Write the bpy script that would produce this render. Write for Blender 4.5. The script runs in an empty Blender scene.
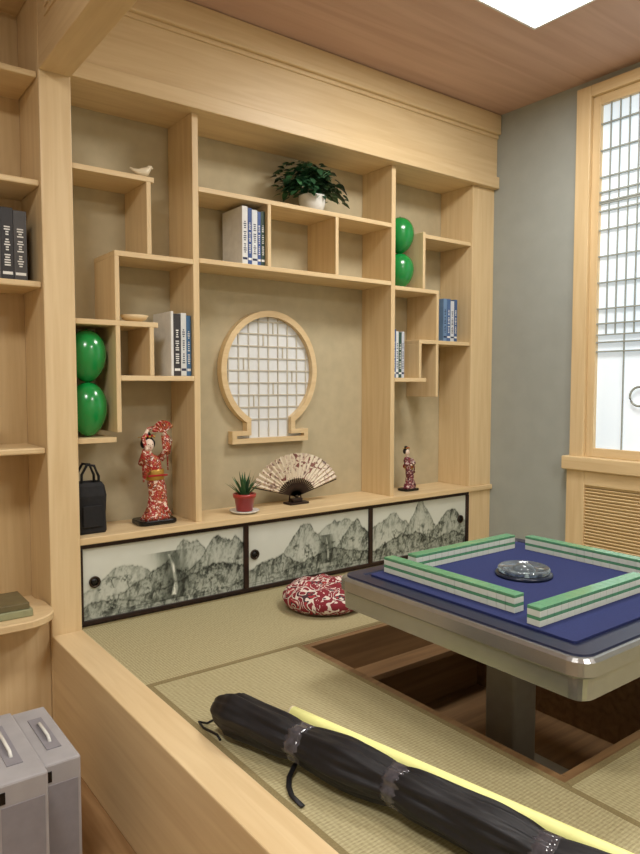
import bpy, bmesh, math, random
import numpy as np
from mathutils import Matrix, Vector
random.seed(3)
R=math.radians
def s2l(c):
    c=c/255.0
    return c/12.92 if c<=0.04045 else ((c+0.055)/1.055)**2.4
def col(r,g,b): return (s2l(r),s2l(g),s2l(b),1)
# ---------------------------------------------------------------- materials
def newmat(name):
    m=bpy.data.materials.new(name); m.use_nodes=True
    nt=m.node_tree; return m,nt,nt.nodes['Principled BSDF']
def plain(name,c,rough=.5,metal=0,var=.06,scale=30,bump=0,spec=.4,emis=0,trans=0,coat=0):
    m,nt,p=newmat(name); N=nt.nodes; L=nt.links
    tc=N.new('ShaderNodeTexCoord'); n=N.new('ShaderNodeTexNoise'); n.inputs['Scale'].default_value=scale; n.inputs['Detail'].default_value=5
    L.new(tc.outputs['Object'],n.inputs['Vector'])
    r=N.new('ShaderNodeValToRGB'); e=r.color_ramp.elements
    e[0].position=.3; e[1].position=.7
    e[0].color=tuple(x*(1-var*2) for x in c[:3])+(1,); e[1].color=tuple(min(1,x*(1+var)) for x in c[:3])+(1,)
    L.new(n.outputs['Fac'],r.inputs['Fac']); L.new(r.outputs['Color'],p.inputs['Base Color'])
    p.inputs['Roughness'].default_value=rough; p.inputs['Metallic'].default_value=metal
    p.inputs['Specular IOR Level'].default_value=spec
    if coat: p.inputs['Coat Weight'].default_value=coat
    if trans: p.inputs['Transmission Weight'].default_value=trans
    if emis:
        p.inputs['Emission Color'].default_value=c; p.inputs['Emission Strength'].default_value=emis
    if bump:
        b=N.new('ShaderNodeBump'); b.inputs['Strength'].default_value=bump; b.inputs['Distance'].default_value=.003
        L.new(n.outputs['Fac'],b.inputs['Height']); L.new(b.outputs['Normal'],p.inputs['Normal'])
    return m
def wood(name,a,b,axis,rough=.42,spec=.35,k=1.0):
    m,nt,p=newmat(name); N=nt.nodes; L=nt.links
    tc=N.new('ShaderNodeTexCoord'); mp=N.new('ShaderNodeMapping')
    s=[22*k,22*k,22*k]; s['XYZ'.index(axis)]=1.3*k
    mp.inputs['Scale'].default_value=s
    L.new(tc.outputs['Object'],mp.inputs['Vector'])
    n=N.new('ShaderNodeTexNoise'); n.inputs['Scale'].default_value=1.6; n.inputs['Detail'].default_value=7; n.inputs['Distortion'].default_value=.6
    L.new(mp.outputs['Vector'],n.inputs['Vector'])
    r=N.new('ShaderNodeValToRGB'); e=r.color_ramp.elements
    e[0].position=.3; e[0].color=b; e[1].position=.68; e[1].color=a
    L.new(n.outputs['Fac'],r.inputs['Fac']); L.new(r.outputs['Color'],p.inputs['Base Color'])
    p.inputs['Roughness'].default_value=rough; p.inputs['Specular IOR Level'].default_value=spec
    return m
A=col(225,201,158); Bc=col(213,186,141)
WX=wood('maple_x',A,Bc,'X'); WY=wood('maple_y',A,Bc,'Y'); WZ=wood('maple_z',A,Bc,'Z')
WB=wood('maple_back',col(206,180,136),col(192,164,120),'Z')
DK=wood('dark_wood',col(52,34,26),col(34,22,18),'X',.35)
PIT=wood('pit_wood',col(134,104,70),col(108,80,52),'X',.5)
BLACK=plain('black_lacquer',col(18,16,16),.25)
def tatami(name,axis):
    m,nt,p=newmat(name); N=nt.nodes; L=nt.links
    tc=N.new('ShaderNodeTexCoord'); mp=N.new('ShaderNodeMapping')
    s=[60,60,60]; s['XYZ'.index(axis)]=420; mp.inputs['Scale'].default_value=s
    L.new(tc.outputs['Object'],mp.inputs['Vector'])
    n=N.new('ShaderNodeTexNoise'); n.inputs['Scale'].default_value=1; n.inputs['Detail'].default_value=3
    L.new(mp.outputs['Vector'],n.inputs['Vector'])
    w=N.new('ShaderNodeTexWave'); w.bands_direction=axis; w.inputs['Scale'].default_value=30; w.inputs['Distortion'].default_value=.4
    L.new(tc.outputs['Object'],w.inputs['Vector'])
    other='Y' if axis=='X' else 'X'
    w2=N.new('ShaderNodeTexWave'); w2.bands_direction=other; w2.inputs['Scale'].default_value=22; w2.inputs['Distortion'].default_value=.3
    L.new(tc.outputs['Object'],w2.inputs['Vector'])
    mx=N.new('ShaderNodeMath'); mx.operation='MULTIPLY_ADD'; mx.inputs[1].default_value=.24
    L.new(w.outputs['Fac'],mx.inputs[0]); L.new(n.outputs['Fac'],mx.inputs[2])
    m2=N.new('ShaderNodeMath'); m2.operation='MULTIPLY_ADD'; m2.inputs[1].default_value=.14
    L.new(w2.outputs['Fac'],m2.inputs[0]); L.new(mx.outputs[0],m2.inputs[2])
    r=N.new('ShaderNodeValToRGB'); e=r.color_ramp.elements
    e[0].position=.35; e[0].color=col(140,129,92); e[1].position=1.0; e[1].color=col(192,183,143)
    L.new(m2.outputs[0],r.inputs['Fac']); L.new(r.outputs['Color'],p.inputs['Base Color'])
    b=N.new('ShaderNodeBump'); b.inputs['Strength'].default_value=.5; b.inputs['Distance'].default_value=.002
    L.new(m2.outputs[0],b.inputs['Height']); L.new(b.outputs['Normal'],p.inputs['Normal'])
    p.inputs['Roughness'].default_value=.6
    return m
TX=tatami('tatami_weave_x','X'); TY=tatami('tatami_weave_y','Y')
def pattern(name,cols,scale=60,rough=.6,kind='VORONOI'):
    m,nt,p=newmat(name); N=nt.nodes; L=nt.links
    tc=N.new('ShaderNodeTexCoord')
    n=N.new('ShaderNodeTexNoise'); n.inputs['Scale'].default_value=scale; n.inputs['Detail'].default_value=2.5; n.inputs['Distortion'].default_value=1.2
    L.new(tc.outputs['Object'],n.inputs['Vector'])
    r=N.new('ShaderNodeValToRGB'); r.color_ramp.interpolation='CONSTANT'; e=r.color_ramp.elements
    while len(e)<len(cols): e.new(.5)
    for i,(pos,c) in enumerate(cols): e[i].position=pos; e[i].color=c
    L.new(n.outputs['Fac'],r.inputs['Fac']); L.new(r.outputs['Color'],p.inputs['Base Color'])
    p.inputs['Roughness'].default_value=rough
    return m
def vcol(name,rough=.55):
    m,nt,p=newmat(name); a=nt.nodes.new('ShaderNodeAttribute'); a.attribute_name='Col'
    nt.links.new(a.outputs['Color'],p.inputs['Base Color']); p.inputs['Roughness'].default_value=rough; return m
def emit(name,c,s):
    m,nt,p=newmat(name); p.inputs['Base Color'].default_value=c; p.inputs['Emission Color'].default_value=c; p.inputs['Emission Strength'].default_value=s; return m
# ---------------------------------------------------------------- builder
class B:
    def __init__(s): s.bm=bmesh.new(); s.mats=[]
    def mi(s,m):
        if m not in s.mats: s.mats.append(m)
        return s.mats.index(m)
    def add(s,vs,fs,m,smooth=True,M=None):
        i=s.mi(m); bv=[s.bm.verts.new((M@Vector(v)) if M is not None else v) for v in vs]
        for f in fs:
            try:
                fa=s.bm.faces.new([bv[k] for k in f]); fa.material_index=i; fa.smooth=smooth
            except ValueError: pass
    def box(s,x0,x1,y0,y1,z0,z1,m,bev=.002,M=None):
        t=bmesh.new(); bmesh.ops.create_cube(t,size=1)
        sx,sy,sz=x1-x0,y1-y0,z1-z0
        for v in t.verts: v.co=Vector((x0+sx*(v.co.x+.5),y0+sy*(v.co.y+.5),z0+sz*(v.co.z+.5)))
        bev=min(bev,.3*min(sx,sy,sz))
        if bev>0: bmesh.ops.bevel(t,geom=list(t.edges),offset=bev,segments=2,affect='EDGES',profile=.5)
        t.verts.index_update()
        s.add([v.co.copy() for v in t.verts],[[v.index for v in f.verts] for f in t.faces],m,False,M); t.free()
    def lathe(s,prof,c,m,seg=32,M=None,sx=1,sy=1,smooth=True,fn=None):
        vs=[];fs=[]
        for (r,z) in prof:
            for k in range(seg):
                a=2*math.pi*k/seg; v=Vector((r*math.cos(a)*sx,r*math.sin(a)*sy,z))
                if fn: v=fn(v,a)
                vs.append(v+Vector(c))
        for j in range(len(prof)-1):
            for k in range(seg):
                k2=(k+1)%seg; fs.append([j*seg+k,j*seg+k2,(j+1)*seg+k2,(j+1)*seg+k])
        fs.append(list(range(seg))[::-1]); n=len(prof)-1; fs.append([n*seg+k for k in range(seg)])
        s.add(vs,fs,m,smooth,M)
    def ball(s,c,rx,ry,rz,m,seg=20,rings=12,M=None):
        prof=[(max(math.sin(math.pi*j/rings),1e-3),-math.cos(math.pi*j/rings)) for j in range(rings+1)]
        s.lathe([(r,z*rz) for r,z in prof],c,m,seg,M,rx,ry)
    def tube(s,pts,rad,m,seg=12,fn=None,flat=1):
        pts=[Vector(p) for p in pts]; n=len(pts)
        if not hasattr(rad,'__len__'): rad=[rad]*n
        vs=[];fs=[]; up=Vector((0,0,1))
        for i,p in enumerate(pts):
            t=(pts[min(i+1,n-1)]-pts[max(i-1,0)]).normalized()
            u=up if abs(t.dot(up))<.95 else Vector((0,1,0))
            a=t.cross(u).normalized(); b=a.cross(t).normalized()
            for k in range(seg):
                an=2*math.pi*k/seg; r=rad[i]*(fn(i/(n-1),an) if fn else 1)
                vs.append(p+a*math.cos(an)*r+b*math.sin(an)*r*flat)
        for j in range(n-1):
            for k in range(seg):
                k2=(k+1)%seg; fs.append([j*seg+k,j*seg+k2,(j+1)*seg+k2,(j+1)*seg+k])
        fs.append(list(range(seg))[::-1]); fs.append([(n-1)*seg+k for k in range(seg)])
        s.add(vs,fs,m,True)
    def leaf(s,p,d,L,w,m,droop=.3,up=(0,0,1),n=6,thick=0):
        p=Vector(p); d=Vector(d).normalized(); side=d.cross(Vector(up))
        if side.length<1e-3: side=Vector((1,0,0))
        side.normalize(); vs=[];fs=[]
        for i in range(n+1):
            t=i/n; c=p+d*L*t-Vector((0,0,1))*droop*L*t*t
            ww=w*max(.03,(math.sin(math.pi*min(1,t*.85+.15))if not thick else (1-t)**.7))*.5
            nrm=side.cross(d).normalized()
            vs+= [c-side*ww,c-nrm*(thick if thick else w*.08)*(1-t),c+side*ww]
        for i in range(n):
            fs+=[[3*i,3*i+1,3*i+4,3*i+3],[3*i+1,3*i+2,3*i+5,3*i+4]]
        s.add(vs,fs,m,True)
    def rloft(s,cx,cy,hx,hy,r,prof,m,seg=6,caps=(True,True)):
        vs=[];fs=[];cnt=4*(seg+1)
        for (ins,z) in prof:
            rr=max(r-ins,.004)
            for q,(sx,sy) in enumerate([(1,1),(-1,1),(-1,-1),(1,-1)]):
                for k in range(seg+1):
                    a=math.pi/2*(q+k/seg)
                    vs.append((cx+sx*(hx-ins-rr)+rr*math.cos(a),cy+sy*(hy-ins-rr)+rr*math.sin(a),z))
        for j in range(len(prof)-1):
            for k in range(cnt):
                k2=(k+1)%cnt; fs.append([j*cnt+k,j*cnt+k2,(j+1)*cnt+k2,(j+1)*cnt+k])
        if caps[0]: fs.append(list(range(cnt))[::-1])
        if caps[1]: fs.append([(len(prof)-1)*cnt+k for k in range(cnt)])
        s.add(vs,fs,m,False)
    def done(s,name,parent=None):
        me=bpy.data.meshes.new(name); bmesh.ops.recalc_face_normals(s.bm,faces=list(s.bm.faces)); s.bm.to_mesh(me); s.bm.free()
        for m in s.mats: me.materials.append(m)
        o=bpy.data.objects.new(name,me); bpy.context.scene.collection.objects.link(o)
        if parent: o.parent=parent
        return o
def empty(name):
    e=bpy.data.objects.new(name,None); bpy.context.scene.collection.objects.link(e); return e
def one(name,x0,x1,y0,y1,z0,z1,m,parent=None,bev=.002):
    b=B(); b.box(x0,x1,y0,y1,z0,z1,m,bev); return b.done(name,parent)

# key dimensions
FL=-.42; CE=2.64; YF=2.83; YB=3.08; XW=3.47; XL=-1.7; YN=-1.6
PX0,PX1=.76,.88
# ---------------------------------------------------------------- room shell
GREY=plain('grey_wallpaper',col(162,167,162),.75,var=.03,scale=9,bump=.15)
BACKP=plain('taupe_wallpaper',col(188,176,145),.8,var=.04,scale=14,bump=.1)
WHITE=plain('plaster',col(215,208,194),.8,var=.02)
CEIL=wood('ceiling_board',col(206,174,156),col(190,156,138),'X',.6,k=.45)
FLM=wood('floor_board',col(170,135,95),col(145,110,72),'Y',.4)
one('floor',XL,XW,YN,YB+.05,FL-.06,FL,FLM,bev=0)
b=B(); b.box(XL,XW+.1,YN,YB+.1,CE,CE+.06,CEIL,0)
ceiling=b.done('ceiling')
one('wall_back',XL,XW,YB,YB+.08,FL,CE,BACKP,bev=0)
one('wall_left',XL-.08,XL,YN,YB+.08,FL,CE,WHITE,bev=0)
one('wall_front',XL,XW,YN-.08,YN,FL,CE,WHITE,bev=0)
wy0,wy1,wz0,wz1=.75,2.24,.56,2.60
b=B()
b.box(XW,XW+.1,wy1,YB+.08,FL,CE,GREY,0); b.box(XW,XW+.1,YN-.08,wy0,FL,CE,GREY,0)
b.box(XW,XW+.1,wy0,wy1,FL,wz0,GREY,0); b.box(XW,XW+.1,wy0,wy1,wz1,CE,GREY,0)
b.done('wall_right')
# window
win=empty('window_1')
b=B(); x0=XW-.035
b.box(x0,XW+.03,wy1-.085,wy1,wz0,wz1,WZ,.004); b.box(x0,XW+.03,wy0,wy0+.085,wz0,wz1,WZ,.004)
b.box(x0,XW+.03,wy0+.085,wy1-.085,wz1-.06,wz1,WY,.004); b.box(x0-.03,XW+.03,wy0-.02,wy1+.03,wz0-.03,wz0+.045,WY,.006)
b.done('casing',win)
b=B(); iy0,iy1=wy0+.085,wy1-.085; iz0,iz1=wz0+.045,wz1-.06; xs=XW-.01
mid=(iy0+iy1)/2
for a0,a1 in ((iy0,mid),(mid,iy1)):
    b.box(xs,xs+.03,a0,a0+.045,iz0,iz1,WZ,.003); b.box(xs,xs+.03,a1-.045,a1,iz0,iz1,WZ,.003)
    b.box(xs,xs+.03,a0+.045,a1-.045,iz1-.05,iz1,WY,.003); b.box(xs,xs+.03,a0+.045,a1-.045,iz0,iz0+.05,WY,.003)
b.done('sash',win)
LAT=plain('lattice_grey',col(160,166,160),.5)
b=B()
for a0,a1 in ((iy0+.045,mid-.045),(mid+.045,iy1-.045)):
    n=11
    for k in range(1,n):
        y=a0+(a1-a0)*k/n; b.box(xs+.01,xs+.02,y-.0025,y+.0025,1.27 if k%4 else iz0+.05,iz1-.05,LAT,0)
    z=1.27
    while z<iz1-.06:
        b.box(xs+.008,xs+.022,a0,a1,z-.0035,z+.0035,LAT,0); z+=.14
    for z in (1.18,1.23,1.33,1.93,1.98,2.03):
        b.box(xs+.006,xs+.022,a0,a1,z-.004,z+.004,LAT,0)
b.done('lattice',win)
b=B()
pts=[(xs+.008,1.86+.05*math.cos(t*math.pi/12),.94+.05*math.sin(t*math.pi/12)) for t in range(25)]
b.tube(pts,.006,LAT,8); b.done('ring_handle',win)
m,nt,p=newmat('daylit_frosted_glass'); N=nt.nodes;L=nt.links
tc=N.new('ShaderNodeTexCoord'); n=N.new('ShaderNodeTexNoise'); n.inputs['Scale'].default_value=1.3; n.inputs['Detail'].default_value=0; L.new(tc.outputs['Object'],n.inputs['Vector'])
r=N.new('ShaderNodeValToRGB'); e=r.color_ramp.elements; e[0].position=.35; e[0].color=col(196,210,220); e[1].position=.65; e[1].color=col(224,232,238)
L.new(n.outputs['Fac'],r.inputs['Fac']); L.new(r.outputs['Color'],p.inputs['Base Color']); L.new(r.outputs['Color'],p.inputs['Emission Color']); p.inputs['Emission Strength'].default_value=.62
one('frosted_pane',xs+.026,xs+.034,iy0,iy1,iz0,iz1,m,win,0)
# louvre cover under window
lv=empty('radiator_cover'); b=B()
b.box(XW-.04,XW-.001,2.14,2.25,0.002,wz0-.032,WZ,.003); b.box(XW-.04,XW-.001,.75,2.14,.45,wz0-.032,WY,.003); b.box(XW-.04,XW-.001,.75,2.14,0.002,.08,WY,.003); b.box(XW-.04,XW-.001,.75,.83,.08,.45,WZ,.003)
b.box(XW-.04,XW-.001,1.44,1.52,.08,.45,WZ,.003); b.done('frame',lv)
b=B(); z=.09
while z<.445:
    for a0,a1 in ((.83,1.44),(1.52,2.14)):
        M=Matrix.Translation((XW-.022,(a0+a1)/2,z))@Matrix.Rotation(R(50),4,'Y')
        b.box(-.013,.013,-(a1-a0)/2,(a1-a0)/2,-.003,.003,WY,.001,M)
    z+=.0175
b.box(XW-.006,XW-.001,.83,2.14,.08,.45,WB,0)
b.done('slats',lv)
# ceiling lights
LED=emit('led_diffuser',(1,.98,.95,1),7)
FRM=plain('white_alu',col(225,225,222),.3)
def led(name,xc,yc,h,w):
    e=empty(name); b=B()
    b.box(xc-h,xc+h,yc-h,yc-h+.012,CE-.015,CE-.001,FRM); b.box(xc-h,xc+h,yc+h-.012,yc+h,CE-.015,CE-.001,FRM)
    b.box(xc-h,xc-h+.012,yc-h+.012,yc+h-.012,CE-.015,CE-.001,FRM); b.box(xc+h-.012,xc+h,yc-h+.012,yc+h-.012,CE-.015,CE-.001,FRM); b.done('frame',e)
    one('diffuser',xc-h+.012,xc+h-.012,yc-h+.012,yc+h-.012,CE-.012,CE-.004,LED,e,0)
    l=bpy.data.lights.new('led_light','AREA'); l.size=2*h-.06; l.energy=w; l.color=(1,.965,.915)
    o=bpy.data.objects.new('led_light',l); o.location=(xc,yc,CE-.022); o.parent=e; bpy.context.scene.collection.objects.link(o)
led('ceiling_light_panel',2.45,1.72,.3,27)
led('added_fill_panel',-.2,.9,.3,38)  # unseen panel added as general fill for the outer area
led('added_fill_panel.001',1.7,-.6,.3,38)  # second added panel, out of view, lights the shelves from the front
# ---------------------------------------------------------------- platform
pf=empty('tatami_platform')
px0,px1,py0,py1=1.53,2.50,1.0,2.09
XR=XW-.002
b=B(); b.box(PX0,PX1,YN+.002,YF-.052,FL+.001,.006,WY,.004); b.done('front_rim',pf)
b=B()
for (a,c,d,e_) in ((PX1+.001,px0-.03,YN+.002,YF-.01),(px0-.03,px1+.03,py1+.03,YF-.01),(px1+.03,XR,YN+.002,YF-.01),(px0-.03,px1+.03,YN+.002,py0-.03)):
    b.box(a,c,d,e_,FL+.001,-.05,PIT,0)
b.done('base',pf)
b=B(); b.box(px0-.03,px0,py0-.03,py1+.03,FL+.001,-.002,PIT,.002); b.box(px1,px1+.03,py0-.03,py1+.03,FL+.001,-.002,PIT,.002)
b.box(px0,px1,py1,py1+.03,FL+.001,-.002,PIT,.002); b.box(px0,px1,py0-.03,py0,FL+.001,-.002,PIT,.002)
b.box(px0,px1,py0,py1,FL+.001,FL+.012,PIT,0)
b.box(px0,px1,py1-.10,py1,-.17,-.145,PIT,.002)
b.done('leg_well',pf)
BORD=plain('mat_border_cloth',col(136,122,84),.8,var=.1,scale=200)
def mat_(name,x0,x1,y0,y1,axis):
    b=B(); t=TX if axis=='X' else TY
    b.box(x0,x1,y0,y1,-.05,0,t,.003)
    w=.02
    if axis=='X':
        b.box(x0+.001,x1-.001,y0+.001,y0+w,-.01,.001,BORD,0); b.box(x0+.001,x1-.001,y1-w,y1-.001,-.01,.001,BORD,0)
    else:
        b.box(x0+.001,x0+w,y0+.001,y1-.001,-.01,.001,BORD,0); b.box(x1-w,x1-.001,y0+.001,y1-.001,-.01,.001,BORD,0)
    b.done(name,pf)
mat_('mat_1',PX1,2.2,py1+.03,YF-.015,'X'); mat_('mat_2',2.2,XR,py1+.03,YF-.015,'X')
mat_('mat_3',PX1,px0-.03,.2,py1+.03,'Y'); mat_('mat_4',PX1,px0-.03,YN+.002,.2,'Y')
mat_('mat_5',px0-.03,px1+.03,YN+.002,py0-.03,'X'); mat_('mat_6',px1+.03,XR,.2,py1+.03,'Y')
mat_('mat_7',px1+.03,XR,YN+.002,.2,'Y')
# ---------------------------------------------------------------- post, beam
pb=empty('timber_post_and_beam')
one('post',PX0,PX1,YF-.05,YB-.001,FL+.001,CE-.001,WZ,pb,.004)
one('beam',PX0,PX1,YN+.001,YF-.05,2.19,CE-.001,WY,pb,.004)
b=B()
y=2.68
while y>.3:
    x=PX0-.006
    b.box(x,PX0,y-.16,y,2.34,2.352,WY,.001); b.box(x,PX0,y-.16,y,2.50,2.512,WY,.001)
    for q in range(3):
        yy=y-.01-.055*q
        b.box(x,PX0,yy-.045,yy,2.37,2.378,WY,0); b.box(x,PX0,yy-.045,yy,2.475,2.483,WY,0)
        b.box(x,PX0,yy-.008,yy,2.378,2.475,WY,0); b.box(x,PX0,yy-.045,yy-.037,2.378,2.475,WY,0); b.box(x,PX0,yy-.03,yy-.018,2.40,2.455,WY,0)
    y-=.17
b.done('fret_carving',pb)
# ---------------------------------------------------------------- shelf wall
sh=empty('built_in_display_shelf')
T=.022
YK=YB-.001
b=B()
def H(x0,x1,z,y0=YF): b.box(x0,x1,y0,YK,z-T,z,WX,.002)
def V(x,z0,z1,t=.02,y0=YF): b.box(x-t/2,x+t/2,y0,YK,z0,z1,WZ,.002)
CT=.375
XE=3.27
V(1.435,CT,2.2,.03); V(2.635,CT,2.2,.03)
H(PX1,1.24,1.885); V(1.215,1.56,1.863); H(1.06,1.42,1.56); V(1.07,1.27,1.538); H(PX1,1.25,1.27)
V(1.07,.80,1.248); H(PX1,1.06,.78,YF+.01); H(1.08,1.42,1.04); V(1.22,1.04,1.248)
H(1.45,2.62,1.885); H(1.45,2.62,1.57); V(1.825,1.57,1.863); V(2.24,1.57,1.863)
H(2.88,XE,1.86); V(2.875,1.55,1.87); H(2.65,3.0,1.55); V(2.99,1.26,1.53); H(2.84,XE,1.26); V(2.85,1.04,1.238); H(2.65,2.90,1.04); V(2.99,.93,1.238)
b.done('cubby_boards',sh)
b=B(); b.box(PX1,XW-.001,YF-.03,YK,2.2,CE-.001,WX,.003)
b.box(PX1,XW-.001,YF-.05,YF-.03,2.2,2.27,WX,.004)
b.box(PX1,XW-.001,YF-.040,YF-.03,2.50,2.52,WX,.004); b.box(PX1,XW-.001,YF-.06,YF-.03,2.52,CE-.002,WX,.008)
b.done('header',sh)
b=B(); b.box(XE,XW-.001,YF-.012,YK,CT,2.2,WZ,.003); b.box(XE,XW-.001,YF-.012,YK,0.002,CT-.03,WZ,.003); b.done('end_post',sh)
b=B(); b.box(PX1,XW-.001,YF-.03,YK,CT-.03,CT,WX,.004); b.done('counter',sh)
b=B(); c0,c1=PX1,XE; ct=CT-.03
b.box(c0,c1,YF+.006,YK,0.002,ct,DK,0)
b.box(c0,c1,YF-.012,YF+.01,0.002,.022,DK,.002); b.box(c0,c1,YF-.012,YF+.01,ct-.02,ct,DK,.002)
xs_=[c0+.008,c0+.008+(c1-c0-.016)/3,c0+.008+2*(c1-c0-.016)/3,c1-.008]
for x in xs_: b.box(x-.012 if x>c0+.02 else c0,x+.012 if x<c1-.02 else c1,YF-.014,YF+.01,.022,ct-.02,DK,.002)
b.done('cabinet_frame',sh)
def vn(x,y,seed):
    r=np.random.RandomState(seed); g=r.rand(64,64)
    xi=np.floor(x).astype(int); yi=np.floor(y).astype(int); fx=x-xi; fy=y-yi; fx=fx*fx*(3-2*fx); fy=fy*fy*(3-2*fy)
    a=g[xi%64,yi%64]; b_=g[(xi+1)%64,yi%64]; c=g[xi%64,(yi+1)%64]; d=g[(xi+1)%64,(yi+1)%64]
    return (a*(1-fx)+b_*fx)*(1-fy)+(c*(1-fx)+d*fx)*fy
def fbm(x,y,seed,o=5):
    s=0;a=.5
    for k in range(o): s=s+a*vn(x*2**k,y*2**k,seed+k); a*=.5
    return s
def paint(nx,ny,asp,seed,peaks,fall):
    X,Y=np.meshgrid(np.linspace(0,asp,nx),np.linspace(0,1,ny)); u=X/asp
    paper=.85; img=np.full_like(X,paper)-.05*fbm(X*3,Y*3,seed+90)
    r=np.random.RandomState(seed)
    for l,(xc,w,h,base,dens) in enumerate(peaks):
        ridge=base+h*np.exp(-((u-xc)/w)**2)*(.55+.9*fbm(X*4,X*0+l*3.1,seed+l*7))+.05*(fbm(X*12,X*0+l,seed+l,3)-.4)
        side=np.clip(1.25-((u-xc)/(w*1.9))**2,0,1)
        d=ridge-Y; m=d>0
        tex=fbm(X*10+d*4,Y*5,seed+40+l,4); tex2=fbm(X*10+.3+d*4,Y*5+.2,seed+40+l,4)
        rel=np.clip((tex-tex2)*5,0,1); fine=fbm(X*42,Y*30,seed+70+l,3)
        ink=(dens*np.exp(-d/.42)*(.55+1.1*rel)+dens*.6*np.clip((fine-.42)*6,0,1)*np.exp(-d/.20))*side
        lay=(paper-.02)*(1-np.clip(ink,0,.75)); cover=np.clip(side*1.6,0,1)
        img=np.where(m,img*(1-cover)+lay*cover,img)
        line=np.exp(-(d/.016)**2)*dens*.7*fine*2*side; img=img*(1-np.clip(line,0,.6))
    if fall is not None:
        for wx,w0,yt,yb_ in fall:
            cx0=asp*wx+.10*np.sin(Y*3.5+.5)
            cl=np.exp(-((X-cx0)/(w0*3.6))**2)*(Y<yt+.05)*(Y>yb_-.05)
            img=img*(1-cl*.5*(.5+.9*fbm(X*22,Y*6,seed+33,4)))
            wob=w0*(1.25-Y)*(.7+.6*vn(X*0+3,Y*9,seed+8))
            band=np.clip((wob-np.abs(X-cx0))*30,0,1)*(Y<yt)*(Y>yb_)
            img=img*(1-band)+band*(.90-.20*(vn(X*60+Y*4,Y*3,seed+5)>.62))
    for k in range(120):
        tx=asp*(.06+.94*r.rand()**.85); ty=.04+.50*r.rand()**1.5; rr=.025+.06*r.rand()
        q=((X-tx)**2+((Y-ty)*1.3)**2)/rr**2
        n=fbm(X*30,Y*30,seed+200+k,3)
        a=np.clip(1.2-q,0,1)*np.clip((n-.40)*7,0,1)*(.16+.34*r.rand()); img=img*(1-a)
        if k%3==0:
            tr=np.exp(-((X-tx-.02*np.sin(Y*20+k))/.006)**2)*(Y<ty)*(Y>ty-.12); img=img*(1-.45*tr)
    wv=(Y<.10)*(vn(X*5,Y*60,seed+9)>.62)*.18; img=img*(1-wv)
    return np.clip(img,0.1,1)
PAINT=vcol('ink_landscape_panel',.5)
PK=[([(.25,.18,.30,.35,.20),(.62,.16,.55,.40,.32),(.88,.20,.50,.38,.40),(.45,.16,.34,.26,.44),(.82,.30,.28,.18,.55),(.1,.2,.16,.08,.4)],[(.50,.055,.74,.12)]),
    ([(.75,.22,.50,.42,.24),(.45,.14,.52,.34,.32),(.9,.16,.42,.30,.42),(.20,.16,.28,.18,.42),(.7,.30,.22,.14,.52)],[(.60,.035,.60,.2)]),
    ([(.2,.2,.45,.40,.26),(.5,.14,.55,.34,.36),(.82,.16,.50,.3,.42),(.35,.25,.28,.15,.5),(.8,.2,.2,.1,.5)],None)]
for i in range(3):
    x0=xs_[i]+.012 if i else c0+.02; x1=xs_[i+1]-.012; z0=.022; z1=ct-.02
    nx,ny=380,150; img=paint(nx,ny,(x1-x0)/(z1-z0),11+i*13,*PK[i])
    xs2=np.linspace(x0,x1,nx); zs=np.linspace(z0,z1,ny)
    vs=[(x,YF-.001,z) for z in zs for x in xs2]
    fs=[(j*nx+k,j*nx+k+1,(j+1)*nx+k+1,(j+1)*nx+k) for j in range(ny-1) for k in range(nx-1)]
    me=bpy.data.meshes.new('painted_panel'); me.from_pydata(vs,[],fs)
    at=me.color_attributes.new('Col','FLOAT_COLOR','POINT')
    v=img.reshape(-1); dk=np.clip((.86-v)/.86,0,1); rgb=np.stack([v*(.985-.08*dk),v,v*(.955-.09*dk)],1)
    rgb=np.where(rgb<=.04045,rgb/12.92,((rgb+.055)/1.055)**2.4)
    at.data.foreach_set('color',np.concatenate([rgb,np.ones((len(v),1))],1).astype(np.float32).reshape(-1))
    me.materials.append(PAINT); o=bpy.data.objects.new('painted_panel_%d'%(i+1),me); bpy.context.scene.collection.objects.link(o); o.parent=sh
b=B(); BR=plain('bronze_pull',col(60,48,36),.35,.6)
for x in (c0+.07,xs_[1]+.05,xs_[3]-.06):
    M=Matrix.Translation((x,YF-.003,.18))@Matrix.Rotation(R(90),4,'X')
    b.lathe([(.024,-.002),(.024,.006),(.019,.006),(.016,.001),(.001,.001)],(0,0,0),BR,24,M)
    b.lathe([(.016,.0),(.016,.003),(.001,.003)],(0,0,0),BLACK,24,M)
b.done('door_pulls',sh)
# ---------------------------------------------------------------- keyhole lattice screen
mw=empty('round_lattice_screen'); cx,cz,rad=1.965,1.075,.295; RZ=1.05
yb=YB-.002
PAPER=plain('rice_paper',col(224,227,228),.7,var=.01,scale=60)
GL=plain('pale_lattice',col(200,194,178),.6,var=.02)
nw=.15; fw=.235; zfoot=.70   # neck half width, foot half width, bottom
def outline(r,inset):
    # closed list of (x,z) for the keyhole: arc from lower-left over the top to lower-right, then neck and stepped foot
    n_=nw-inset; f_=fw-inset; a0=math.asin(min(1,n_/r)); pts=[]
    st=-math.pi/2+a0; en=1.5*math.pi-a0
    for k in range(61):
        a=st+(en-st)*k/60; pts.append((cx+r*math.cos(a),cz+r*RZ*math.sin(a)))
    zs_=zfoot+.065-inset*.9; zb_=zfoot+inset
    pts+=[(cx-n_,zs_),(cx-f_,zs_-.0),(cx-f_,zb_),(cx+f_,zb_),(cx+f_,zs_),(cx+n_,zs_)]
    return pts
o_=outline(rad,0); i_=outline(rad-.030,.026); N_=len(o_)
b=B(); vs=[];fs=[]
for (ox,oz),(ix,iz) in zip(o_,i_): vs+=[(ox,yb,oz),(ox,yb-.045,oz),(ix,yb-.045,iz),(ix,yb,iz)]
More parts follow.
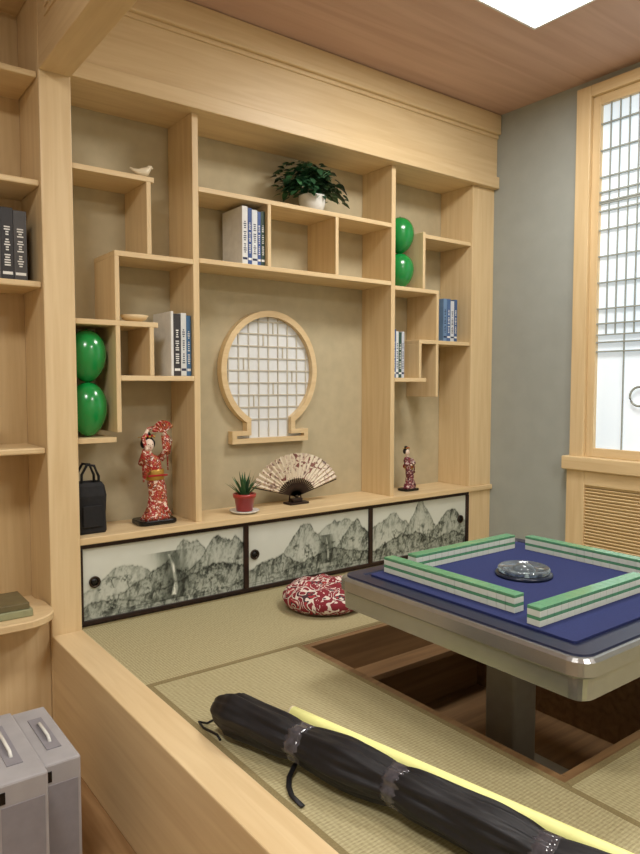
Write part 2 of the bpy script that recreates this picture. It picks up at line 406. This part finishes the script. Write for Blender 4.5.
for k in range(N_):
    k2=(k+1)%N_
    for j in range(3): fs.append([k*4+j,k*4+j+1,k2*4+j+1,k2*4+j])
b.add(vs,fs,WX,False); b.done('rim',mw)
b=B(); b.add([(x,yb-.012,z) for x,z in outline(rad-.015,.012)],[list(range(N_))],PAPER,False); b.done('paper',mw)
b=B(); ri=rad-.028; zlow=zfoot+.03
for k in range(-4,5):
    d=k*.060
    hgt=math.sqrt(ri*ri-d*d); z0_=zlow if abs(d)<nw-.02 else cz-hgt*RZ
    b.box(cx+d-.0028,cx+d+.0028,yb-.018,yb-.0115,z0_,cz+hgt*RZ,GL,0)
    b.box(cx-hgt,cx+hgt,yb-.0185,yb-.0115,cz+d*RZ-.0028,cz+d*RZ+.0028,GL,0)
for (dx,dz) in ((-.03,.15),(.09,.09),(-.15,.03),(.03,-.09),(-.09,-.15),(.15,-.03),(.03,.21)):
    b.box(cx+dx-.0025,cx+dx+.0025,yb-.018,yb-.0115,cz+dz*RZ-.03,cz+dz*RZ+.03,GL,0)
b.done('lattice',mw)
# ---------------------------------------------------------------- left shelf unit
lu=empty('corner_bookshelf'); b=B(); lx0=-.25
for z in (2.19,1.785,1.40,.755):
    b.box(lx0,PX0-.001,YF-.03,YK,z-.024,z,WX,.006)
b.box(lx0,PX0-.001,YF-.03,YK,FL+.001,.1,WZ,.002)
b.box(lx0,lx0+.02,YF-.03,YK,.1,CE-.001,WZ,.002)
b.box(lx0,PX0-.001,YF-.02,YK,2.5,CE-.001,WX,.002)
b.box(lx0+.02,PX0-.001,YB-.012,YB-.001,.1,2.5,WB,0)
b.done('shelves',lu)
b=B(); b.rloft((lx0+PX0)/2-.001,YF-.03,(PX0-lx0)/2-.001,.17,.13,[(.004,.1),(0,.104),(0,.126),(.004,.13)],WX,8); b.done('rounded_shelf',lu)
# ---------------------------------------------------------------- books
PG=plain('book_pages',col(226,220,204),.8)
def bk(name,x,z,specs,y=YF+.02,dep=.19,rot=0):
    b=B()
    for (w,h,c) in specs:
        m=plain(name+'_cover',col(*c),.4,var=.04)
        l=(235,235,230) if sum(c)<380 else (40,50,80)
        lm=plain(name+'_lettering',col(*l),.5)
        b.box(x,x+w,y,y+.004,z,z+h,m,.001); b.box(x,x+.003,y+.004,y+dep,z,z+h,m,.001); b.box(x+w-.003,x+w,y+.004,y+dep,z,z+h,m,.001)
        b.box(x+.003,x+w-.003,y+.004,y+dep-.006,z+.003,z+h-.003,PG,0)
        if w>.014:
            for q in range(16):
                zz=z+h*(.2+.035*q); hw=w*random.choice([.12,.18,.24])
                if q%6!=5: b.box(x+w/2-hw,x+w/2+hw,y-.0006,y,zz,zz+h*.018,lm,0)
            b.box(x+w*.1,x+w*.9,y-.0006,y,z+h*.08,z+h*.12,lm,0)
        x+=w+.001
    return b.done(name)
bk('books',1.686,1.571,[(.03,.27,(225,226,224)),(.022,.265,(60,85,140)),(.03,.26,(220,224,226)),(.018,.255,(70,95,150)),(.022,.26,(60,80,70))])
bk('books.001',1.318,1.041,[(.012,.285,(228,228,224)),(.034,.275,(60,58,60)),(.026,.28,(215,218,216)),(.022,.27,(70,110,150))])
bk('books.002',2.655,1.041,[(.022,.27,(60,95,150)),(.02,.26,(215,220,222)),(.022,.255,(50,80,70)),(.02,.26,(200,205,215))])
bk('books.003',3.06,1.261,[(.03,.25,(110,140,175)),(.03,.25,(75,105,150)),(.03,.24,(200,205,210)),(.026,.25,(70,95,135))])
bk('books.004',.535,1.401,[(.04,.27,(150,144,134)),(.05,.27,(84,80,78)),(.045,.275,(42,40,42)),(.048,.268,(72,70,70))])
b=B(); b.box(.40,.67,YF-.14,YF+.06,.131,.158,plain('sage_cover',col(150,152,118),.5),.003); b.box(.42,.66,YF-.13,YF+.05,.158,.182,plain('olive_cover',col(110,100,70),.5),.003); b.done('stacked_books')
# ---------------------------------------------------------------- balloons
GB=plain('green_balloon_latex',col(22,140,64),.22,var=.03,scale=5,spec=.6,coat=.3)
def balloons(name,x,y,z,rx,hs):
    b=B()
    for i,h in enumerate(hs):
        prof=[]
        for j in range(19):
            t=j/18; zz=-math.cos(math.pi*t); r_=max(math.sin(math.pi*t),.002)*(1+.10*zz)
            prof.append((r_*rx*.92,zz*h/2+h/2))
        b.lathe(prof,(x,y,z),GB,28)
        b.lathe([(.012,0),(.004,.008),(.004,.012)],(x,y-.0,z+h-.008),GB,12)
        z+=h-.002
    b.done(name)
balloons('green_balloons',.971,YF+.10,.781,.086,[.232,.222])
balloons('green_balloons.001',2.768,YF+.09,1.551,.088,[.20,.205])
# ---------------------------------------------------------------- plants
LG=plain('dark_leaf',col(40,80,50),.45,var=.3,scale=12); LG2=plain('mid_leaf',col(62,108,66),.45,var=.2,scale=12)
POTW=plain('white_ceramic',col(225,225,220),.2,coat=.3); SOIL=plain('soil',col(60,44,32),.9,bump=.5)
pl=empty('potted_ivy'); b=B(); c=(2.16,YF+.11,1.886)
b.lathe([(.04,0),(.055,.01),(.068,.05),(.07,.085),(.074,.09),(.066,.09),(.062,.078),(.001,.078)],c,POTW); b.done('pot',pl)
b=B()
for k in range(460):
    a=random.uniform(0,2*math.pi); e=random.uniform(-.25,1.45); rr=random.uniform(.06,.18)
    p=Vector(c)+Vector((math.cos(a)*math.cos(e)*rr*1.2-.02,math.sin(a)*math.cos(e)*rr*.5,.12+math.sin(e)*rr*.85))
    if p.y>YB-.06: continue
    d=(math.cos(a+random.uniform(-.8,.8)),math.sin(a)*.5,random.uniform(-.4,.5))
    b.leaf(p,d,random.uniform(.03,.05),.032,random.choice([LG,LG,LG2]),.5)
for k in range(26):
    a=random.uniform(0,6.28); q=Vector((math.cos(a)*.12,math.sin(a)*.06,random.uniform(.12,.24)))
    b.tube([Vector(c)+Vector((0,0,.07)),Vector(c)+q*.6+Vector((0,0,.06)),Vector(c)+q],.002,LG2,5)
b.done('foliage',pl)
al=empty('potted_aloe'); c=(1.715,YF+.065,CT+.001)
TC=plain('red_pot',col(165,52,46),.35,coat=.3)
b=B(); b.lathe([(.05,0),(.066,.006),(.074,.014),(.070,.015),(.05,.009),(.001,.009)],c,POTW); b.done('saucer',al)
b=B(); c2=(c[0],c[1],c[2]+.01); b.lathe([(.036,0),(.04,.002),(.050,.065),(.056,.066),(.057,.085),(.051,.085),(.048,.07),(.001,.07)],c2,TC); b.lathe([(.049,.07),(.03,.074),(.001,.075)],c2,SOIL); b.done('pot',al)
b=B()
for k in range(30):
    a=k*2.4; e=.55+.95*(k/30); L_=.10+.05*random.random()
    b.leaf((c2[0]+.008*math.cos(a),c2[1]+.008*math.sin(a),c2[2]+.07),(math.cos(a)*math.cos(e)*.8,math.sin(a)*math.cos(e)*.6,math.sin(e)),L_,.020,random.choice([LG2,LG2,LG]),.12,thick=.006)
b.done('leaves',al)
sp=empty('potted_spider_plant'); c=(.50,YF+.1,.757)
b=B(); b.lathe([(.04,0),(.06,.02),(.065,.06),(.06,.06),(.05,.05),(.001,.05)],c,POTW); b.done('pot',sp)
b=B()
for k in range(26):
    a=k*2.4; b.leaf((c[0],c[1],c[2]+.05),(math.cos(a)*.7,math.sin(a)*.5-.1,1),.24,.016,LG2,.35)
b.done('leaves',sp)
def bird(name,c,s,m):
    b=B(); c=Vector(c)
    b.lathe([(.014*s,0),(.012*s,.008*s)],c,m,14)
    b.tube([c+Vector(q)*s for q in ((-.075,0,.045),(-.05,0,.035),(-.025,0,.028),(0,0,.03),(.022,0,.04),(.035,0,.055),(.044,0,.066),(.052,0,.068),(.064,0,.062))],[.004*s,.010*s,.019*s,.026*s,.024*s,.016*s,.014*s,.010*s,.002*s],m,14)
    b.done(name)
IV=plain('ivory_resin',col(222,208,178),.35)
bird('bird_figurine',(1.205,YF+.04,1.887),.75,IV)
b=B(); b.lathe([(.02,0),(.05,.012),(.062,.03),(.058,.031),(.045,.016),(.001,.008)],(1.17,YF+.07,1.271),WX,32,sy=.9); b.done('wooden_dish')
# ---------------------------------------------------------------- fan
fn=empty('folding_fan'); fc=Vector((2.065,YF+.12,CT+.040)); r0,r1=.12,.285; hn=R(72); nf=22; fz=.80
FP=pattern('fan_paper',[(0,col(130,80,70)),(.38,col(222,210,188)),(.57,col(200,178,160)),(.65,col(120,100,90))],24)
b=B(); vs=[];fs=[]
for k in range(nf*2+1):
    a=-hn+2*hn*k/(nf*2); yo=-.006 if k%2 else .006
    for r_ in (r0,r1): vs.append(fc+Vector((math.sin(a)*r_,yo*(r_/r1),math.cos(a)*r_*fz)))
for k in range(nf*2): fs.append([2*k,2*k+1,2*k+3,2*k+2])
b.add(vs,fs,FP,False); b.done('leaf',fn)
b=B()
for k in range(nf+1):
    a=-hn+2*hn*k/nf; M=Matrix.Translation(fc)@Matrix.Diagonal((1,1,fz,1))@Matrix.Rotation(a,4,'Y')
    L_=r0+.01 if 0<k<nf else r1*.99
    b.box(-.004,.004,.002,.005,-.01,L_,DK,0,M)
b.lathe([(.008,-.008),(.008,.008)],(0,0,0),BR,12,Matrix.Translation(fc)@Matrix.Rotation(R(90),4,'X')); b.done('ribs',fn)
b=B(); b.box(fc.x-.06,fc.x+.06,fc.y-.03,fc.y+.04,CT+.001,CT+.012,DK,.003)
b.tube([(fc.x-.04,fc.y+.012,CT+.01),(fc.x-.03,fc.y+.016,CT+.07),(fc.x-.05,fc.y+.02,CT+.13)],.004,DK,8); b.tube([(fc.x+.04,fc.y+.012,CT+.01),(fc.x+.03,fc.y+.016,CT+.07),(fc.x+.05,fc.y+.02,CT+.13)],.004,DK,8)
b.box(fc.x-.03,fc.x+.03,fc.y-.014,fc.y+.02,CT+.012,CT+.030,DK,.003); b.done('stand',fn)
# ---------------------------------------------------------------- kimono dolls
KIM=pattern('kimono_silk',[(0,col(228,210,190)),(.40,col(165,34,34)),(.53,col(190,130,70)),(.57,col(110,18,26)),(.65,col(235,222,208))],48)
KIM2=pattern('kimono_silk_dark',[(0,col(205,190,180)),(.42,col(120,35,45)),(.55,col(60,35,50)),(.66,col(190,150,120))],70)
SK=plain('doll_porcelain',col(236,214,196),.35); HR=plain('doll_hair',col(16,13,14),.3); RED=plain('doll_red',col(165,30,30),.5); GOLD=plain('doll_gold',col(190,150,70),.35,.5)
def doll(name,c,s,km,raised):
    e=empty(name); c=Vector(c); P=lambda x,y,z: c+Vector((x,y,z))*s
    b=B(); b.rloft(c.x,c.y,.062*s*1.4,.05*s*1.3,.03*s,[(.004,c.z),(0,c.z+.004),(0,c.z+.016*s),(.004,c.z+.02*s)],BLACK); b.done('base',e)
    b=B()
    prof=[(.066,.02),(.060,.03),(.046,.07),(.040,.12),(.041,.16),(.036,.195),(.034,.215),(.040,.245),(.042,.27),(.034,.292),(.014,.304),(.011,.31)]
    def f(v,a):
        z=v.z/s; v=v.copy(); v.x+=s*(.018*math.sin(z*14)); w=1+.06*math.sin(a*7)*max(0,(.12-z)/.12); return Vector((v.x*w,v.y*w,v.z))
    b.lathe([(r*s,z*s) for r,z in prof],c,km,36,sx=1,sy=.8,fn=f)
    b.tube([P(.03,-.02,.075),P(.055,-.02,.045),P(.075,-.015,.028)],[.03*s,.02*s,.006*s],km,12,flat=.5)
    b.done('kimono',e)
    ox=.018*math.sin(.205*14); b=B(); b.lathe([(.038*s,.19*s),(.042*s,.195*s),(.042*s,.232*s),(.040*s,.237*s)],c+Vector((ox*s,0,0)),GOLD,28,sy=.82)
    b.ball(P(ox,.042,.215),.03*s,.018*s,.024*s,RED); b.box(c.x+(ox-.045)*s,c.x+(ox+.045)*s,c.y-.036*s,c.y-.031*s,c.z+.208*s,c.z+.216*s,RED,.001); b.done('obi',e)
    hx=.018*math.sin(.31*14)-.004; b=B()
    b.tube([P(hx,0,.295),P(hx,-.002,.325)],.011*s,SK,12)
    b.ball(P(hx-.003,-.004,.345),.023*s,.024*s,.029*s,SK)
    b.tube([P(hx-.003,-.026,.348),P(hx-.003,-.031,.342)],[.002*s,.003*s],SK,8)
    for q in(-1,1):
        b.ball(P(hx-.003+q*.009,-.026,.349),.003*s,.0015*s,.0015*s,HR,8,6); b.ball(P(hx-.003+q*.024,0,.345),.003*s,.004*s,.006*s,SK,8,6)
    b.ball(P(hx-.003,-.0255,.334),.0035*s,.002*s,.0018*s,RED,8,6)
    b.done('head',e)
    b=B(); b.ball(P(hx-.003,.009,.356),.030*s,.026*s,.028*s,HR); b.ball(P(hx-.003,.010,.388),.018*s,.016*s,.014*s,HR)
    b.ball(P(hx-.022,.006,.350),.013*s,.018*s,.020*s,HR);b.ball(P(hx+.018,.006,.350),.013*s,.018*s,.020*s,HR)
    for q in range(5): b.ball(P(hx-.02+.01*q,-.012,.381+.004*(q%2)),.006*s,.005*s,.006*s,RED if q%2 else GOLD,8,6)
    b.tube([P(hx-.045,.01,.378),P(hx+.04,.01,.392)],.0018*s,GOLD,6); b.done('hair',e)
    b=B()
    if raised:
        ra=[P(.03,0,.28),P(.058,-.012,.315),P(.045,-.02,.385)]; la=[P(-.03,0,.28),P(-.06,-.02,.27),P(-.052,-.045,.325)]
    else:
        ra=[P(.03,0,.28),P(.05,-.02,.24),P(.02,-.045,.245)]; la=[P(-.03,0,.28),P(-.05,-.02,.235),P(-.025,-.045,.235)]
    for A_ in (ra,la):
        b.tube(A_,[.018*s,.018*s,.016*s],km,14)
        m_=A_[1]; n_=A_[2]
        vs=[m_+Vector((0,.008*s,0)),n_+Vector((0,.006*s,0)),n_+Vector((.012*s,.006*s,-.085*s)),m_+Vector((.004*s,.008*s,-.085*s))]
        vs+= [v+Vector((0,-.014*s,0)) for v in vs]
        b.add(vs,[[0,1,2,3],[7,6,5,4],[0,4,5,1],[1,5,6,2],[2,6,7,3],[3,7,4,0]],km,False)
    b.done('sleeves',e)
    b=B()
    for A_ in (ra,la):
        d=(A_[2]-A_[1]).normalized(); h=A_[2]+d*.006*s
        b.tube([A_[2],h,h+d*.012*s],[.007*s,.008*s,.006*s],SK,10)
        for q in range(4):
            o_=Vector((1,0,0))*(q-1.5)*.0032*s; b.tube([h+d*.010*s+o_,h+d*(.019-.001*abs(q-1.5))*s+o_],[.0018*s,.0013*s],SK,6)
        b.tube([h+Vector((.006*s,0,0)),h+Vector((.012*s,0,0))+d*.006*s],[.002*s,.0015*s],SK,6)
    b.done('hands',e)
    if raised:
        b=B(); h=ra[2]+Vector((0,-.002,.012*s)); vs=[h];fs=[]
        for k in range(17):
            a=-R(85)+R(150)*k/16; vs.append(h+Vector((math.sin(a)*.052*s-.008*s,(-.004 if k%2 else .002)*s,math.cos(a)*.055*s)))
        for k in range(16): fs.append([0,k+1,k+2])
        b.add(vs,fs,KIM,False)
        b.tube([la[2]+Vector((0,0,.01*s)),P(-.05,-.01,.375),P(-.022,0,.415),P(.015,-.005,.425),ra[2]+Vector((0,0,.012*s)),P(.075,-.01,.36),P(.07,-.01,.30)],[.006*s,.010*s,.012*s,.011*s,.010*s,.012*s,.004*s],KIM,12,flat=.6)
        b.done('dance_fan_and_scarf',e)
doll('kimono_doll',(1.262,YF+.10,CT+.001),1.03,KIM,True)
doll('kimono_doll.001',(2.86,YF+.10,CT+.001),.66,KIM2,False)
# ---------------------------------------------------------------- black bag
bg=empty('black_tote_bag'); FAB=plain('black_fabric',col(28,28,30),.75,var=.15,scale=40,bump=.4)
b=B(); cx_,cy_=.957,YF+.085
b.rloft(cx_,cy_,.066,.055,.02,[(.004,CT+.001),(0,CT+.01),(.003,CT+.08),(-.002,CT+.16),(.006,CT+.20),(.016,CT+.215),(.022,CT+.2)],FAB); b.done('body',bg)
b=B()
for yy in (cy_-.03,cy_+.03):
    b.tube([(cx_-.035,yy,CT+.19),(cx_-.033,yy,CT+.25),(cx_-.01,yy,CT+.29),(cx_+.02,yy,CT+.285),(cx_+.038,yy,CT+.24),(cx_+.038,yy,CT+.19)],.006,FAB,8)
b.box(cx_-.04,cx_+.04,cy_-.064,cy_-.056,CT+.03,CT+.12,FAB,.004)
b.done('handles',bg)
# ---------------------------------------------------------------- mahjong table
mt=empty('automatic_mahjong_table'); tx,ty,hx_,hy_=1.925,1.355,.485,.475; tz=.35
SIL=plain('silver_trim',col(168,168,166),.26,.8,var=.03); SIL2=plain('grey_body',col(150,144,132),.45,.2,var=.03)
NAVY=plain('navy_rim',col(30,36,62),.35,var=.05); FELT=plain('blue_felt',col(38,48,98),.9,var=.08,scale=250,bump=.2)
b=B(); b.rloft(tx,ty,hx_,hy_,.055,[(.10,tz-.125),(.04,tz-.118),(.014,tz-.105),(.010,tz-.05),(0,tz-.042),(0,tz-.008),(.008,tz),(.02,tz+.001)],SIL); b.done('body',mt)
b=B(); b.rloft(tx,ty,hx_-.016,hy_-.016,.045,[(0,tz+.0),(.003,tz+.006),(.05,tz+.007),(.055,tz+.002)],NAVY,caps=(True,True)); b.done('rim',mt)
b=B(); b.rloft(tx,ty,hx_-.085,hy_-.085,.01,[(0,tz+.0015),(.0,tz+.0085)],FELT); b.done('felt',mt)
b=B(); b.rloft(tx,ty,.30,.30,.04,[(.04,tz-.19),(0,tz-.16),(0,tz-.115)],SIL2)
b.box(tx-.12,tx+.0,ty-.0,ty+.12,FL+.05,tz-.15,SIL2,.01); b.rloft(tx-.04,ty,.27,.27,.05,[(0,FL+.014),(0,FL+.04),(.02,FL+.05)],SIL2); b.done('pedestal',mt)
GT=plain('tile_green',col(96,158,118),.25,var=.02,coat=.4); WT=plain('tile_white',col(222,230,218),.25,var=.01,coat=.4)
b=B(); z0=tz+.009
def row(x,y,ax):
    for k in range(17):
        for l in range(2):
            z=z0+l*.026
            if ax=='Y': q=(x-.021,x+.021,y+k*.032+.0004,y+(k+1)*.032-.0004)
            else: q=(x+k*.032+.0004,x+(k+1)*.032-.0004,y-.021,y+.021)
            b.box(*q,z,z+.0165,WT,.0012); b.box(*q,z+.0165,z+.0258,GT,.0012)
row(1.60,1.19,'Y'); row(1.54,1.10,'X'); row(2.26,1.10,'Y'); row(1.68,1.70,'X')
b.done('tile_walls',mt)
b=B(); GLS=plain('clear_dome',(.55,.65,.72,1),.06,trans=.85,var=0); DG=plain('console_dark',col(30,38,56),.25)
cc=(1.93,1.42,tz+.009)
b.lathe([(.095,0),(.095,.008),(.088,.012),(.07,.012),(.001,.010)],cc,DG,40)
b.lathe([(.082,.012),(.086,.014),(.086,.026),(.080,.030),(.078,.026)],cc,GLS,40)
b.lathe([(.04,.012),(.036,.028),(.02,.038),(.001,.041)],cc,GLS,32)
for k in range(4):
    a=k*math.pi/2+.785; b.ball((cc[0]+.062*math.cos(a),cc[1]+.062*math.sin(a),cc[2]+.012),.010,.010,.005,WT,12,8)
b.done('dice_console',mt)
# ---------------------------------------------------------------- cushion
CU=pattern('floral_cushion_cloth',[(0,col(222,210,200)),(.38,col(130,28,42)),(.50,col(222,210,200)),(.555,col(64,36,46)),(.60,col(165,44,54)),(.68,col(215,200,190))],16,.8)
b=B()
def cf(v,a): return Vector((v.x,v.y,v.z*(1+.05*math.sin(a*8))))
prof=[(.02,.0),(.13,.001),(.17,.012),(.19,.04),(.188,.06),(.165,.09),(.12,.108),(.06,.112),(.02,.104),(.001,.100)]
b.lathe(prof,(1.86,2.44,.002),CU,48,fn=cf); b.ball((1.86,2.44,.106),.015,.015,.006,RED,12,8); b.done('round_floor_cushion')
# ---------------------------------------------------------------- black bundle
um=empty('rolled_black_canopy'); p0=Vector((.935,1.735,.066)); p1=Vector((1.235,.40,.066)); n=80
FAB2=plain('black_nylon',col(22,21,25),.5,var=.2,scale=25,bump=.5)
pts=[];rad_=[]; SS=(.23,.455,.72)
for i in range(n+1):
    t=i/n; pts.append(p0.lerp(p1,t)+Vector((.008*math.sin(t*5),0,.002*math.sin(t*17))))
    r_=.053+.003*math.sin(t*23)+.002*math.sin(t*41)
    if t<.05: r_=.030+.023*(t/.05)**.5
    if t>.95: r_=.042
    for s_ in SS: r_-=.006*math.exp(-((t-s_)/.025)**2)
    rad_.append(r_)
def ff(t,a): return 1+.06*math.sin(a*6+t*5)+.035*math.sin(a*11-t*13)+.025*math.sin(a*17+t*31)
b=B(); b.tube(pts,rad_,FAB2,72,ff); b.done('folded_fabric',um)
STR=plain('clear_wrap',col(74,72,78),.15,var=.2,scale=80,coat=.5); b=B()
for s_ in SS:
    i=int(s_*n); q=pts[i-1:i+3]; b.tube(q,[rad_[i]*1.05]*4,STR,72,lambda t,a:1+.05*math.sin(a*6+s_*5)+.03*math.sin(a*11-s_*13))
b.done('plastic_ties',um)
b=B(); b.tube([(.945,1.73,.04),(.92,1.775,.006),(.905,1.80,.005),(.900,1.76,.005),(.912,1.70,.005),(.905,1.67,.005)],.0035,FAB2,8)
b.tube([(1.0,1.43,.02),(.955,1.40,.006),(.93,1.365,.006),(.915,1.33,.006),(.912,1.28,.006)],.007,FAB2,8,flat=.35); b.done('cords',um)
YL=plain('yellow_emissive',col(238,238,158),.45,var=.03,emis=.2)  # bright yellow strip, shaped as a tube with slight emission
b=B(); q0=Vector((1.143,1.66,.020)); q1=Vector((1.395,.36,.020)); b.tube([q0.lerp(q1,i/10) for i in range(11)],.018,YL,20); b.tube([q0,q0+(q1-q0)*.004],.0185,IV,20); b.done('yellow_tube')
# ---------------------------------------------------------------- boxes
GBX=plain('grey_card',col(164,162,164),.5,var=.05,scale=12); GB2=plain('grey_card_dark',col(138,136,142),.5,var=.04)
def carton(name,x0,x1,y0,y1,z1):
    e=empty(name); b=B(); b.box(x0,x1,y0,y1,FL+.001,z1,GBX,.006)
    b.box(x0+.01,x1-.01,y0-.0015,y0,FL+.06,z1-.06,GB2,0); b.done('carton',e)
    b=B(); xm=(x0+x1)/2; b.box(xm-.02,xm+.02,y0+.08,y1-.08,z1,z1+.003,GB2,0)
    b.tube([(xm,y0+.12,z1),(xm,y0+.14,z1+.012),(xm,y1-.14,z1+.012),(xm,y1-.12,z1)],.005,POTW,8)
    b.box(x0+.0,x0+.02,y0-.002,y0,z1-.05,z1-.02,BLACK,0); b.done('handle',e)
carton('grey_carton',.35,.475,1.80,2.20,.005); carton('grey_carton.001',.49,.59,1.90,2.27,-.035)
# ---------------------------------------------------------------- camera / world
cam=bpy.data.cameras.new('camera'); co=bpy.data.objects.new('camera',cam); bpy.context.scene.collection.objects.link(co)
cam.sensor_fit='VERTICAL'; cam.sensor_height=36; cam.lens=36*689/854; cam.clip_start=.02
co.location=(0,0,1.0); co.rotation_euler=(R(90-3.49),0,R(53.05-90)); bpy.context.scene.camera=co
w=bpy.data.worlds.new('world'); bpy.context.scene.world=w; w.use_nodes=True; w.node_tree.nodes['Background'].inputs[0].default_value=(.75,.85,1,1); w.node_tree.nodes['Background'].inputs[1].default_value=.4
bpy.context.scene.view_settings.view_transform='Standard'
